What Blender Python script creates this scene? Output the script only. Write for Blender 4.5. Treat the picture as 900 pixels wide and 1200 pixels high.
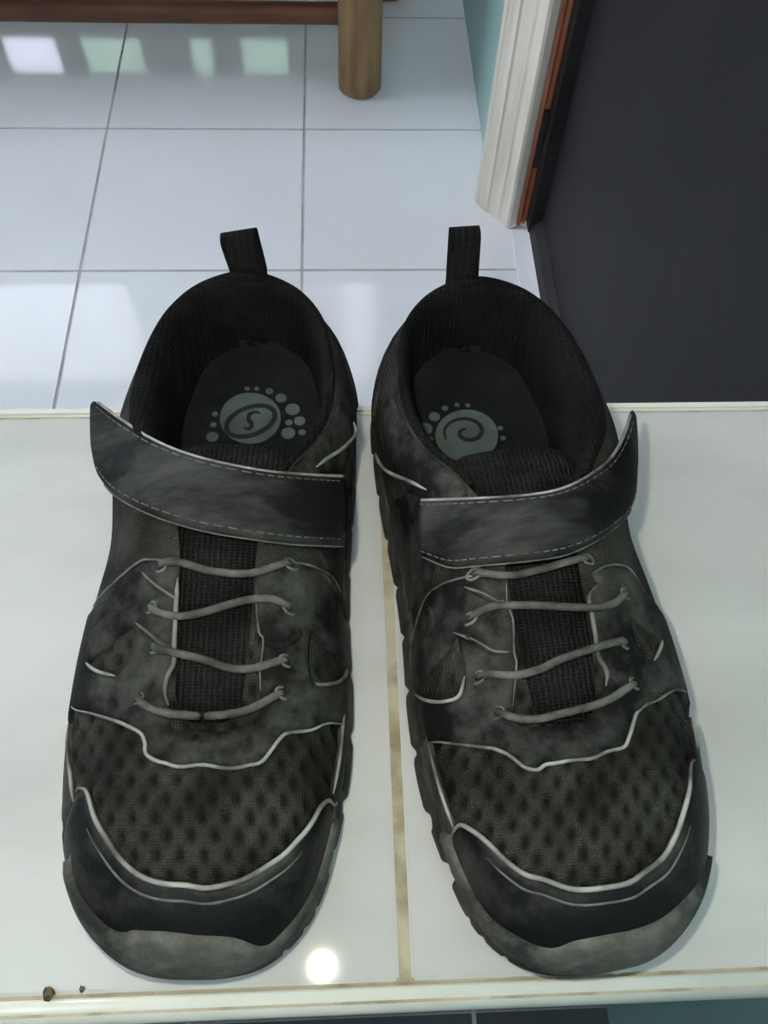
import bpy, bmesh, math, random
import numpy as np
from mathutils import Vector, Matrix
from mathutils.geometry import delaunay_2d_cdt
for o in list(bpy.data.objects): bpy.data.objects.remove(o)
sc = bpy.context.scene; col = sc.collection
random.seed(4)
# ------------------------------------------------------------------ camera
pitch, yaw, roll = 1.04347985, -0.0899002322, 0.0618594895
fw = Vector((-math.sin(yaw)*math.cos(pitch), math.cos(yaw)*math.cos(pitch), -math.sin(pitch)))
rt0 = Vector((math.cos(yaw), math.sin(yaw), 0)); up0 = rt0.cross(fw)
rt = rt0*math.cos(roll)+up0*math.sin(roll); up = up0*math.cos(roll)-rt0*math.sin(roll)
cam_d = bpy.data.cameras.new('camera'); cam = bpy.data.objects.new('camera', cam_d); col.objects.link(cam)
cam.matrix_world = Matrix(((rt.x,up.x,-fw.x,0),(rt.y,up.y,-fw.y,0),(rt.z,up.z,-fw.z,.30),(0,0,0,1)))
cam_d.sensor_fit = 'VERTICAL'; cam_d.sensor_height = 24; cam_d.lens = 1020.729*24/1200; cam_d.clip_start = .01
sc.camera = cam
# ------------------------------------------------------------------ daylight, phone flash, exposure
wd = bpy.data.worlds.new('overcast_sky'); sc.world = wd; wd.use_nodes = True
bg = wd.node_tree.nodes['Background']; bg.inputs[0].default_value = (.86,.90,1.0,1); bg.inputs[1].default_value = 13.5
fl = bpy.data.lights.new('phone_flash','POINT'); fl.energy = 2.0; fl.color = (1.0,.98,.82); fl.shadow_soft_size = .004
flo = bpy.data.objects.new('phone_flash', fl); flo.location = (-.018,.028,.30); col.objects.link(flo)
sc.view_settings.view_transform = 'Standard'; sc.view_settings.look = 'None'; sc.view_settings.gamma = 1
sc.view_settings.use_curve_mapping = False; sc.view_settings.exposure = 0.05
# ------------------------------------------------------------------ materials
def mat(name, c1, c2=None, rough=.5, scale=20, detail=6, lo=.4, hi=.65, spec=.5, bump=0, bscale=200, coat=0, stretch=None, fine=0):
    m = bpy.data.materials.new(name); m.use_nodes = True; nt = m.node_tree; p = nt.nodes['Principled BSDF']
    p.inputs['Roughness'].default_value = rough; p.inputs['Specular IOR Level'].default_value = spec
    if coat: p.inputs['Coat Weight'].default_value = coat; p.inputs['Coat Roughness'].default_value = .08
    tc = nt.nodes.new('ShaderNodeTexCoord'); src = tc.outputs['Object']
    if stretch:
        mp = nt.nodes.new('ShaderNodeMapping'); mp.inputs['Scale'].default_value = stretch
        nt.links.new(src, mp.inputs[0]); src = mp.outputs[0]
    if c2 is None: p.inputs['Base Color'].default_value = (*c1,1)
    else:
        n = nt.nodes.new('ShaderNodeTexNoise'); n.inputs['Scale'].default_value = scale; n.inputs['Detail'].default_value = detail
        r = nt.nodes.new('ShaderNodeValToRGB'); r.color_ramp.elements[0].position = lo; r.color_ramp.elements[1].position = hi
        r.color_ramp.elements[0].color = (*c1,1); r.color_ramp.elements[1].color = (*c2,1)
        fac = n.outputs['Fac']
        if fine:
            n2 = nt.nodes.new('ShaderNodeTexNoise'); n2.inputs['Scale'].default_value = scale*fine; n2.inputs['Detail'].default_value = 8; n2.inputs['Roughness'].default_value = .7
            nt.links.new(src, n2.inputs['Vector']); mxf = nt.nodes.new('ShaderNodeMath'); mxf.operation = 'MULTIPLY_ADD'
            nt.links.new(n2.outputs['Fac'], mxf.inputs[0]); mxf.inputs[1].default_value = .55
            sc2 = nt.nodes.new('ShaderNodeMath'); sc2.operation = 'MULTIPLY_ADD'; sc2.inputs[1].default_value = 1.0; sc2.inputs[2].default_value = -.275
            nt.links.new(fac, sc2.inputs[0]); nt.links.new(sc2.outputs[0], mxf.inputs[2]); fac = mxf.outputs[0]
        nt.links.new(src, n.inputs['Vector']); nt.links.new(fac, r.inputs[0]); nt.links.new(r.outputs[0], p.inputs['Base Color'])
    if bump:
        b = nt.nodes.new('ShaderNodeTexNoise'); b.inputs['Scale'].default_value = bscale; b.inputs['Detail'].default_value = 3
        nt.links.new(src, b.inputs['Vector'])
        bp = nt.nodes.new('ShaderNodeBump'); bp.inputs['Strength'].default_value = bump; bp.inputs['Distance'].default_value = .001
        nt.links.new(b.outputs['Fac'], bp.inputs['Height']); nt.links.new(bp.outputs[0], p.inputs['Normal'])
    return m
def knit(name, c1, c2, sx, sy, strength=.6, rough=.9, glint=0):
    """woven fabric: crossed waves in object space give the thread colour and relief"""
    m = mat(name, c1, c2, rough, 60, 5, .35, .75, .08); nt = m.node_tree; p = nt.nodes['Principled BSDF']
    tc = nt.nodes['Texture Coordinate']
    hs = []
    for ax, s in (('X',sx),('Y',sy)):
        w = nt.nodes.new('ShaderNodeTexWave'); w.bands_direction = ax; w.inputs['Scale'].default_value = s
        w.inputs['Distortion'].default_value = 1.2; w.inputs['Detail'].default_value = 1; w.inputs['Detail Scale'].default_value = 3
        nt.links.new(tc.outputs['Object'], w.inputs['Vector']); hs.append(w.outputs['Fac'])
    mu = nt.nodes.new('ShaderNodeMath'); mu.operation = 'MULTIPLY'; nt.links.new(hs[0], mu.inputs[0]); nt.links.new(hs[1], mu.inputs[1])
    bp = nt.nodes.new('ShaderNodeBump'); bp.inputs['Strength'].default_value = strength; bp.inputs['Distance'].default_value = .0012
    nt.links.new(mu.outputs[0], bp.inputs['Height']); nt.links.new(bp.outputs[0], p.inputs['Normal'])
    return m
def hollows(m, dark):
    """shade painted into the dimples of the toe mesh (cell mask stored on the mesh)"""
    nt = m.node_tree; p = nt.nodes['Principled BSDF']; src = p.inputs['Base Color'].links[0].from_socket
    a = nt.nodes.new('ShaderNodeAttribute'); a.attribute_name = 'dimple_shade'; mx = nt.nodes.new('ShaderNodeMix'); mx.data_type = 'RGBA'
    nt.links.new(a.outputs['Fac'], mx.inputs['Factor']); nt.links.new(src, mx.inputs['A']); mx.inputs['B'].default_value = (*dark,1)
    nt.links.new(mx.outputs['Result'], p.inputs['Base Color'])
M = {}
M['ledge_tile'] = mat('glazed_ledge_tile', (.455,.455,.425), (.53,.53,.50), .045, 9, 8, .36, .60, .5, stretch=(1,2.2,1))
M['ledge_trim'] = mat('cream_edge_trim', (.66,.65,.57), (.71,.70,.62), .22, 20, 4, .4, .6)
M['grout'] = mat('stained_grout', (.20,.155,.09), (.46,.41,.30), .9, 45, 6, .30, .52, .2, bump=.5, bscale=900)
M['floor_tile'] = mat('white_floor_tile', (.78,.775,.80), (.82,.815,.84), .05, 3, 4, .4, .6, .4)
M['floor_grout'] = mat('grey_floor_grout', (.44,.41,.40), (.54,.52,.51), .85, 30, 4, .4, .6, .2)
M['shade_tile'] = mat('dark_shade_tile', (.030,.040,.048), (.055,.068,.075), .5, 12, 6, .35, .65)
M['navy'] = mat('navy_cloth', (.010,.016,.085), (.020,.032,.13), .9, 40, 5, .4, .7, .2, bump=.5, bscale=400)
M['teal'] = mat('teal_wall_paint', (.28,.46,.44), (.31,.50,.48), .45, 4, 5, .4, .6)
M['pale'] = mat('pale_wall_paint', (.42,.47,.44), (.46,.51,.48), .7, 4, 5, .4, .6)
M['plaster'] = mat('white_plaster', (.66,.67,.66), (.70,.71,.70), .8, 4, 4, .4, .6)
M['sheer'] = mat('sheer_dimming_curtain', (.8,.8,.8), None, .9)
nt_ = M['sheer'].node_tree; tl_ = nt_.nodes.new('ShaderNodeBsdfTranslucent'); tl_.inputs[0].default_value = (.38,.385,.39,1); nt_.links.new(tl_.outputs[0], nt_.nodes['Material Output'].inputs[0])
M['ceil'] = mat('ceiling_paint', (.70,.71,.72), (.74,.75,.76), .8, 4, 4, .4, .6)
M['casing'] = mat('off_white_casing', (.60,.56,.475), (.72,.68,.60), .45, 14, 7, .38, .6, stretch=(3,3,.35))
M['orange'] = mat('orange_brown_jamb', (.30,.085,.035), (.42,.16,.085), .5, 16, 6, .4, .65, stretch=(2,2,.4))
M['door'] = mat('charcoal_door_paint', (.011,.011,.0145), (.015,.015,.019), .62, 8, 6, .4, .65, .2, bump=.25, bscale=140)
M['door_edge'] = mat('black_door_edge', (.010,.010,.011), (.018,.018,.019), .5, 10, 5, .4, .6, .3)
M['hinge'] = mat('blackened_hinge_steel', (.006,.006,.006), (.02,.02,.02), .45, 50, 5, .4, .6)
M['log'] = mat('weathered_log_wood', (.19,.112,.050), (.33,.215,.108), .6, 9, 8, .35, .68, .3, bump=.4, bscale=40, stretch=(6,6,.8))
M['rail'] = mat('red_brown_rail_wood', (.085,.030,.016), (.17,.070,.032), .5, 8, 8, .35, .68, .35, bump=.3, bscale=40, stretch=(.7,6,6))
M['leather'] = mat('scuffed_black_synthetic_leather', (.005,.0053,.005), (.054,.055,.048), .7, 42, 9, .41, .76, .10, bump=.3, bscale=500, fine=4)
M['cap'] = mat('black_toe_cap_leather', (.004,.0043,.0047), (.042,.043,.037), .5, 40, 8, .46, .76, .16, bump=.2, bscale=500, fine=5)
M['rubber'] = mat('dusty_black_rubber', (.014,.0145,.013), (.08,.08,.070), .8, 38, 9, .38, .72, .2, bump=.35, bscale=350, fine=4)
M['bumper'] = mat('pale_dusty_toe_rubber', (.020,.021,.018), (.14,.14,.122), .85, 30, 9, .32, .66, .15, bump=.35, bscale=350, fine=5)
M['strap'] = mat('black_strap_leather', (.0048,.005,.005), (.044,.045,.041), .6, 34, 9, .44, .74, .12, bump=.2, bscale=420, stretch=(.5,1.6,1), fine=5)
M['edge'] = mat('worn_pale_cut_edge', (.055,.055,.05), (.30,.30,.27), .75, 70, 7, .34, .60, .3)
M['mid'] = mat('grey_scuffed_edge', (.03,.03,.027), (.16,.16,.145), .75, 70, 7, .34, .62, .3)
M['seam'] = mat('grey_worn_seam', (.045,.046,.042), (.15,.15,.135), .7, 120, 7, .35, .65, .3)
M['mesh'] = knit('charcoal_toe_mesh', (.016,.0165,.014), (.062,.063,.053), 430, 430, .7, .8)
hollows(M['mesh'], (.005,.005,.0046))  # self-shading of the dimples painted into the mesh colour
M['tongue'] = knit('black_tongue_mesh', (.0055,.0055,.0054), (.022,.022,.021), 190, 330, 1.0, .75)
M['lining'] = knit('black_lining_fabric', (.0045,.0048,.0043), (.012,.0125,.011), 170, 170, .7, .95)
M['insole'] = knit('black_insole_fabric', (.008,.009,.008), (.015,.017,.015), 300, 300, .4, .9)
M['lace'] = mat('grey_dusty_elastic_lace', (.026,.027,.024), (.10,.10,.087), .75, 120, 6, .35, .65, .3, bump=.4, bscale=1500)
M['webbing'] = knit('black_ribbed_webbing', (.008,.008,.008), (.020,.020,.020), 120, 700, .9, .85)
M['print'] = mat('grey_green_print', (.05,.065,.058), (.08,.10,.09), .8, 80, 5, .35, .65, .3)
M['print_dark'] = mat('black_print', (.008,.009,.009), (.014,.015,.015), .8, 80, 5, .35, .65, .3)
# ------------------------------------------------------------------ helpers
def link(name, me, m, parent=None, smooth=True):
    o = bpy.data.objects.new(name, me); col.objects.link(o); o.parent = parent
    if m is not None and not me.materials: me.materials.append(m)
    if smooth: me.polygons.foreach_set('use_smooth', [True]*len(me.polygons))
    me.update(); return o
def pd(name, vs, fs):
    me = bpy.data.meshes.new(name); me.from_pydata([tuple(map(float,v)) for v in vs], [], fs); me.update(); return me
def tag(o, label=None, cat=None, group=None, kind=None):
    for k, v in (('label',label),('category',cat),('group',group),('kind',kind)):
        if v: o[k] = v
    return o
def empty(name, loc, rz=0):
    o = bpy.data.objects.new(name, None); o.empty_display_size = .02; col.objects.link(o); o.location = loc; o.rotation_euler = (0,0,rz); return o
def box_mesh(name, boxes, bev=0):
    bm = bmesh.new()
    for x0,x1,y0,y1,z0,z1 in boxes:
        v = [bm.verts.new((x,y,z)) for z in (z0,z1) for y in (y0,y1) for x in (x0,x1)]
        for f in ((0,2,3,1),(4,5,7,6),(0,1,5,4),(2,6,7,3),(0,4,6,2),(1,3,7,5)): bm.faces.new([v[i] for i in f])
    if bev: bmesh.ops.bevel(bm, geom=list(bm.edges), offset=bev, segments=2, affect='EDGES')
    me = bpy.data.meshes.new(name); bm.to_mesh(me); bm.free(); return me
def box(name, b, m, parent=None, bev=0): return link(name, box_mesh(name,[b],bev), m, parent, False)
def extrude(name, prof, axis, a, b, m, parent=None, smooth=False):
    """closed profile swept along x, y or z"""
    def P(p, t): return {'x':(t,p[0],p[1]),'y':(p[0],t,p[1]),'z':(p[0],p[1],t)}[axis]
    n = len(prof); vs = [P(p,a) for p in prof]+[P(p,b) for p in prof]
    fs = [(i,(i+1)%n,n+(i+1)%n,n+i) for i in range(n)]+[tuple(range(n-1,-1,-1)),tuple(range(n,2*n))]
    me = pd(name, vs, fs); bm = bmesh.new(); bm.from_mesh(me); bmesh.ops.recalc_face_normals(bm, faces=bm.faces); bm.to_mesh(me); bm.free()
    return link(name, me, m, parent, smooth)
def resample(pts, n, closed=False):
    p = np.array(pts, float); N = len(p)
    if closed: q = np.vstack([p[-1:],p,p[:2]]); segs = N
    else: q = np.vstack([2*p[0]-p[1],p,2*p[-1]-p[-2]]); segs = N-1
    out = []
    for i in range(segs):
        a,b,c,d = q[i:i+4]
        for k in range(n):
            t = k/n; out.append(.5*(2*b+(c-a)*t+(2*a-5*b+4*c-d)*t*t+(3*b-a-3*c+d)*t**3))
    if not closed: out.append(p[-1])
    return np.array(out)
def tube_data(pts, r, n=8, closed=False):
    p = np.array(pts, float); N = len(p); vs, fs = [], []
    T = np.gradient(p, axis=0); T /= np.linalg.norm(T,axis=1,keepdims=True)+1e-9
    ref = np.array([.02,.03,1.]) if abs(T[0][2]) < .9 else np.array([1.,0,0])
    for i in range(N):
        a = np.cross(T[i],ref); a /= np.linalg.norm(a)+1e-9; b = np.cross(T[i],a)
        rr = r if np.isscalar(r) else r[i]
        for k in range(n):
            t = 2*math.pi*k/n; vs.append(p[i]+rr*(math.cos(t)*a+math.sin(t)*b))
    for i in range(N-1):
        for k in range(n): fs.append((i*n+k,i*n+(k+1)%n,(i+1)*n+(k+1)%n,(i+1)*n+k))
    fs.append(tuple(range(n-1,-1,-1))); fs.append(tuple(range((N-1)*n,N*n)))
    return vs, fs
# ------------------------------------------------------------------ the room
FZ = -.5695; TX, TY, TS = -.352942, .889537, .30           # floor level, tile grid
floor = tag(box('floor', (-2.6,.30,-1.2,2.4,FZ-.1,FZ-.0008), M['floor_grout']), 'white glazed tile floor of the room beyond the ledge', kind='structure')
g = .0012
def_tile = box_mesh('floor_tile', [(g,TS-g,g,TS-g,-.008,0)], .0008); def_tile.materials.append(M['floor_tile'])
for i in range(-6,3):
    for j in range(-2,6):
        x, y = TX+TS*i, TY+TS*j
        x1, y0, y1 = min(x+TS,.262), max(y,.2295), min(y+TS,2.30)
        if x1-x < .02 or y1-y0 < .02: continue
        if x1-x > TS-.001 and y0 == y and y1 > y+TS-.001: o = link('tile', def_tile, None, floor, False)
        else: o = link('tile', box_mesh('tile', [(g,x1-x-g,g,y1-y0-g,-.008,0)], .0008), M['floor_tile'], floor, False)
        o.location = (x,y0,FZ)
for i in range(-7,2):                                        # near-side tiles, the shade below the ledge put into their dark colour
    x0, x1 = .105+.3*i, .105+.3*(i+1)
    if x0 > .28: continue
    for j in range(3):
        o = link('tile', box_mesh('tile', [(g,min(x1,.28)-x0-g,g,.3-g,-.008,0)], .0008), M['shade_tile'], floor, False); o.location = (x0,-.3*(j+1)+.002,FZ)
# ledge: mortar core, glazed tiles, rounded near edge trim, thin far edge trim
ledge = tag(box('ledge', (-1.5,.222,.0035,.2262,FZ-.02,-.0012), M['grout']), 'low tiled ledge the two shoes stand on', kind='structure')
XG = .01625; jw = .0019
def ledge_tile(x0, x1, y0, y1): return link('tile', box_mesh('tile', [(x0,x1,y0,y1,-.007,0)], .0009), M['ledge_tile'], ledge, False)
xs = [XG-jw-.298*k-2*jw*k for k in range(6)]
ledge_tile(XG+jw, .2215, .0092, .2222)
for k in range(5): ledge_tile(max(xs[k]-.298,-1.5), xs[k], .0092, .2222)
prof = [(.0081,-.009),(.0081,-.0001)]+[(.0081-.0072*math.sin(t), -.0078+.0078*math.cos(t)) for t in np.linspace(.12,math.pi/2,9)]+[(.0009,-.030),(.0034,-.030),(.0034,-.009)]
for a, b in ((-1.5,-.56),(-.559,.2215)): extrude('edge_trim', prof, 'x', a, b, M['ledge_trim'], ledge, True)
for a, b in ((-1.5,-.561),(-.558,.2215)): link('edge_trim', box_mesh('edge_trim', [(a,b,.2232,.2276,-.012,.0002)], .0012), M['ledge_trim'], ledge, False)
for k in range(6): link('tile', box_mesh('tile', [(-1.5+.287*k+.001,-1.5+.287*(k+1)-.001,0.0012,.0036,FZ,-.031)], .0006), M['ledge_tile'], ledge, False)
for k in range(6): link('tile', box_mesh('tile', [(-1.5+.287*k+.001,-1.5+.287*(k+1)-.001,.2258,.2274,FZ,-.0135)], .0005), M['ledge_tile'], ledge, False)
# right wall with the doorway, casing, jamb, door
WX = .222
wall = tag(link('wall_right', box_mesh('wall_right', [(WX,.36,1.03,2.42,FZ,2.0),(WX,.36,-1.2,.12,FZ,2.0),(WX,.36,.12,1.03,1.55,2.0)]), M['teal'], None, False), 'teal painted wall beside the charcoal door', kind='structure')
cas = [(.222,1.052),(.2005,1.036),(.1975,1.026),(.2000,1.020),(.2030,1.018),(.2035,1.014),(.2075,1.0105),(.2110,1.0065),(.2115,1.0035),(.2150,1.0030),(.2200,.9980),(.2260,.9905),(.2265,.9870),(.2300,.9850),(.2345,.9770),(.2370,.9700),(.2410,.9690),(.2500,.9720),(.2530,.9760),(.2530,1.052)]
tr = tag(extrude('trim_1', cas, 'z', FZ+.0015, 1.60, M['casing']), 'off-white ribbed door casing standing on the floor', kind='structure')
extrude('jamb', [(.2531,.9755),(.2570,.9745),(.2610,.9790),(.2659,.9790),(.2659,1.052),(.2531,1.052)], 'z', FZ+.0015, 1.60, M['orange'], tr)
hg = FZ+.16
door = tag(empty('door_1', (.268,.30,FZ)), 'dark charcoal door with black edge beside off-white casing', kind='structure')
def dchild(name, b, m, bev=.001):
    o = box(name, (b[0]-.268,b[1]-.268,b[2]-.30,b[3]-.30,b[4]-FZ,b[5]-FZ), m, door, bev); return o
dchild('panel', (.283,.312,.165,.955,FZ+.012,1.48), M['door'])
dchild('stile', (.266,.312,.9551,.985,FZ+.006,1.50), M['door_edge'])
extrude('bottom_rail', [(.000,.006),(.0148,.011),(.0148,.030),(.004,.020)], 'y', -.135, .6550, M['door_edge'], door)
dchild('stile', (.275,.312,.125,.1649,FZ+.006,1.50), M['door_edge'])
for z in (FZ+.10, FZ+.95, FZ+1.70): dchild('hinge', (.2575,.2659,.9730,.9788,z,z+.085), M['hinge'])
th = tag(box('trim_2', (.2435,.2825,.13,.966,FZ+.0002,FZ+.004), M['floor_tile'], None, .0008), 'white threshold strip along the foot of the door', kind='structure')
# far wall with low vents and windows, ceiling
vents = [(-.900,-.757),(-.690,-.530),(-.400,-.340),(-.262,-.135)]
wins = [(-1.75,-.75),(-.05,.17)]
def band(z0, z1, gaps, x0=-2.6, x1=.36, th=.12):
    out, x = [], x0
    for a, b in sorted(gaps): out.append((x,a,2.30,2.30+th,z0,z1)); x = b
    out.append((x,x1,2.30,2.30+th,z0,z1)); return out
wb = tag(link('wall_back', box_mesh('wall_back', band(FZ,-.035,[],th=.015)+band(-.035,.070,vents,th=.015)+band(.070,.20,[],th=.015)+band(.20,.56,[])+band(.56,1.5,wins)+band(1.5,2.0,[])), M['pale'], None, False), 'pale far wall with windows and low vents behind the bench', kind='structure')
for n, (a, b) in enumerate(wins):
    w = tag(link('window_%d'%(n+1), box_mesh('frame', [(a,b,2.35,2.38,.56,.60),(a,b,2.35,2.38,1.46,1.5),(a,a+.035,2.35,2.38,.60,1.46),(b-.035,b,2.35,2.38,.60,1.46)]), M['casing'], None, False), 'off-white window frame in the far wall', kind='structure')
tag(box('ceiling', (-2.6,.36,-1.2,2.42,2.0,2.08), M['ceil']), 'white ceiling of the tiled room', kind='structure')
def yband(y0, y1, z0, z1): return (-2.0,-1.9,y0,y1,z0,z1)
tag(link('added_wall_left', box_mesh('added_wall_left', [yband(-1.2,.86,FZ,2.0),yband(1.60,2.42,FZ,2.0),yband(.86,1.60,1.85,2.0),yband(.86,1.60,FZ,.50)]), M['plaster'], None, False), 'added unseen white plaster wall with a wide opening shaped for daylight', kind='structure')  # unseen wall added to shade the ledge; opening sized for the floor light
tag(link('added_wall_front', box_mesh('added_wall_front', [(-2.0,.36,-1.3,-1.2,FZ,1.15),(-2.0,.36,-1.3,-1.2,1.70,2.0),(-2.0,-.45,-1.3,-1.2,1.15,1.70),(.22,.36,-1.3,-1.2,1.15,1.70)]), M['plaster'], None, False), 'added unseen white plaster wall behind the camera with a high opening shaped for daylight', kind='structure')  # added behind the camera to keep sky off the ledge; opening tuned for brightness
def dimming_curtain(a, b, par):  # unseen curtain added to soften the window's reflection in the floor
    n = 60; vs, fs = [], []
    for i in range(n):
        x = a+(b-a)*i/(n-1); y = 2.335+.008*math.sin(x*70)+.004*math.sin(x*33)
        vs += [(x,y,.57),(x,y,1.49)]
    fs = [(2*i,2*i+2,2*i+3,2*i+1) for i in range(n-1)]
    return link('dimming_curtain', pd('dimming_curtain',vs,fs), M['sheer'], par)
M['frost'] = mat('green_dimming_glass', (.6,.7,.6), None, .5)
nt_ = M['frost'].node_tree; tl_ = nt_.nodes.new('ShaderNodeBsdfTranslucent'); tl_.inputs[0].default_value = (.50,.60,.52,1); nt_.links.new(tl_.outputs[0], nt_.nodes['Material Output'].inputs[0])
M['milk'] = mat('white_dimming_glass', (.8,.8,.85), None, .5)
nt_ = M['milk'].node_tree; tl_ = nt_.nodes.new('ShaderNodeBsdfTranslucent'); tl_.inputs[0].default_value = (.80,.79,.84,1); nt_.links.new(tl_.outputs[0], nt_.nodes['Material Output'].inputs[0])
for k, (a, b) in enumerate(vents): box('dimming_pane', (a,b,2.303,2.308,-.035,.070), M['milk' if k == 0 else 'frost'], wb)  # unseen panes added to dim and tint the vents' floor reflections
for n, (a, b) in enumerate(wins): dimming_curtain(a+.01, b-.01, bpy.data.objects['window_%d'%(n+1)])
# ------------------------------------------------------------------ log bench at the far side
bench = tag(empty('bench', (.035,1.292,FZ)), 'rustic wooden bench with round log legs on the white tile floor', 'bench')
def log(name, a, b, r, m, parent, n=20, round_end=.006, seed=1):
    a, b = np.array(a,float), np.array(b,float); L = np.linalg.norm(b-a); ts = [0,.002/L,round_end/L]+list(np.linspace(.06,.94,9))+[1-round_end/L,1-.002/L,1]
    rs = [r*.80,r*.92,r]+[r*(1+.025*math.sin(seed*3+7*t)) for t in np.linspace(0,1,9)]+[r,r*.92,r*.80]
    vs, fs = tube_data([a+(b-a)*t for t in ts], np.array(rs), n); return link(name, pd(name,vs,fs), m, parent)
for k, (x, y, r) in enumerate(((0,0,.034),(.058,.270,.030),(-1.15,0,.034),(-1.15,.270,.030))): log('leg', (x,y,0), (x,y,.358), r, M['log'], bench, seed=k+1)
log('stretcher', (-1.15,.016,.112), (.0,.016,.112), .0155, M['rail'], bench, seed=5)
log('stretcher', (-1.15,.270,.31), (.058,.270,.31), .0130, M['rail'], bench, seed=6)
log('side_rail', (0,0,.30), (.058,.270,.30), .014, M['rail'], bench, seed=7)
log('side_rail', (-1.15,0,.30), (-1.15,.270,.30), .014, M['rail'], bench, seed=8)
sl = box_mesh('seat_slat', [(-1.24,.10,0,.062,.398,.424)], .004); sl.materials.append(M['rail'])
for k in range(8):
    o = link('seat_slat', sl, None, bench, False); o.location = (0,-.05+.066*k,-.04)
for x in (.058,-1.15): log('back_post', (x,.455,.36), (x,.475,.70), .020, M['log'], bench, seed=9)
bk = box_mesh('back_slat', [(-1.22,.10,.445,.470,0,.055)], .004); bk.materials.append(M['rail'])
for k in range(3):
    o = link('back_slat', bk, None, bench, False); o.location = (0,0,.46+.068*k)
# ------------------------------------------------------------------ crumbs of dirt by the ledge's near joint
def crumb(loc, r, label):
    rnd = random.Random(int(r*1e6)); bm = bmesh.new(); bmesh.ops.create_icosphere(bm, subdivisions=2, radius=r)
    for v in bm.verts: v.co *= .7+.6*rnd.random(); v.co.z = v.co.z*.45
    z0 = min(v.co.z for v in bm.verts)
    for v in bm.verts: v.co.z -= z0
    me = bpy.data.meshes.new('dirt_crumb'); bm.to_mesh(me); bm.free()
    o = link('dirt_crumb', me, M['dirt']); o.location = loc; return tag(o, label, 'crumb')
M['dirt'] = mat('brown_dirt', (.06,.045,.025), (.16,.12,.07), .95, 600, 5, .4, .6, .1)
crumb((-0.0903,0.0095,0.0001), .0018, 'larger brown dirt crumb lying on the joint of the ledge edge')
crumb((-0.0806,0.0105,0.0001), .0009, 'tiny brown dirt speck on the ledge tile near the bigger crumb')
# ------------------------------------------------------------------ cloth lying on the near floor
def cloth():
    nx, ny = 40, 16; vs, fs = [], []
    for j in range(ny):
        for i in range(nx):
            x, y = -.075+.225*i/(nx-1), -.19+.175*j/(ny-1)
            x += .006*math.sin(y*60); z = .012+.006*math.sin(x*55+y*20)+.004*math.sin(y*90-x*30)
            if i in (0,nx-1) or j in (0,ny-1): z = .001
            vs.append((x,y,z))
    for j in range(ny-1):
        for i in range(nx-1): fs.append((j*nx+i,j*nx+i+1,(j+1)*nx+i+1,(j+1)*nx+i))
    b = len(vs); per = [i for i in range(nx)]+[j*nx+nx-1 for j in range(1,ny)]+[(ny-1)*nx+i for i in range(nx-2,-1,-1)]+[j*nx for j in range(ny-2,0,-1)]
    fs.append(tuple(reversed(per)))
    o = link('floor_cloth', pd('floor_cloth',vs,fs), M['navy']); o.location = (0,0,FZ); return o
tag(cloth(), 'rumpled navy blue cloth on the dark floor below the ledge', 'cloth')
# ------------------------------------------------------------------ shoes
# ---- the shoe's outer surface: sections from the sole edge (v=0) to the collar / throat line (v=1).
# columns (mm): s, bx,by, outward angle, tx,ty,tz, o1,h1, c2o,c2d ; x is mirrored for the two sides, y runs toe -> heel
KEY = [
 (0.00,  0.0,  3.0,  0,  0.0, 63.0,53.0, 1,30, 34, 6),
 (0.06, 15.0,  4.0, 20,  1.5, 63.0,53.0, 1,30, 33, 6),
 (0.12, 26.0,  9.5, 45,  3.5, 63.5,53.5, 1,30, 28, 6),
 (0.18, 35.0, 19.0, 62,  5.5, 65.0,54.5, 1,29, 24, 5),
 (0.25, 42.5, 36.0, 78,  7.5, 70.0,56.5, 1,27, 21, 4),
 (0.33, 46.5, 60.0, 88,  8.5, 82.0,60.0, 1,26, 20, 3),
 (0.41, 47.5, 85.0, 93,  9.0, 97.0,63.5, 1,26, 19, 3),
 (0.49, 46.5,108.0, 97,  9.5,112.0,67.0, 0,28, 17, 3),
 (0.56, 44.0,128.0, 98, 13.0,126.0,69.0, 0,28, 15, 4),
 (0.63, 42.5,148.0, 95, 22.0,141.0,68.0, 3,25, 15, 6),
 (0.70, 41.5,168.0, 90, 31.5,158.0,64.0, 4,22, 11,10),
 (0.77, 41.0,188.0, 90, 35.0,178.0,59.0, 5,20,  9,14),
 (0.84, 39.5,207.0, 95, 33.5,199.0,57.0, 4,20,  6,16),
 (0.90, 33.0,222.0,125, 28.0,218.5,56.0, 4,20,  5,17),
 (0.95, 19.0,232.0,155, 17.0,230.0,57.5, 3.5,20, 4,18),
 (1.00,  0.0,236.0,180,  0.0,235.0,59.0, 3,20,  3,18)]
INNER_BX = [0,14,23.5,30.5,35.5,39.5,40,38.5,38,38.5,39.5,39.5,38.5,32,19,0]
INNER_TX = [0,3.5,6.5,9.5,11.5,12.5,13,13.5,15,22,31.5,35,33.5,28,17,0]
INNER_BY = [3,5,11,21,38,60,85,108,128,148,168,188,207,222,232,236]
BZ = 12.0
KO = np.array(KEY, float)
KI = KO.copy(); KI[:,1] = INNER_BX; KI[:,2] = INNER_BY; KI[:,4] = INNER_TX
def _mirror(k):      # guard rows so that both ends stay smooth
    a = k[1].copy(); a[0] = -k[1][0]; a[1] = -a[1]; a[3] = -a[3]; a[4] = -a[4]
    b = k[-2].copy(); b[0] = 2-k[-2][0]; b[1] = -b[1]; b[3] = 360-b[3]; b[4] = -b[4]
    return np.vstack([a, k, b])
KO = _mirror(KO); KI = _mirror(KI)
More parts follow.
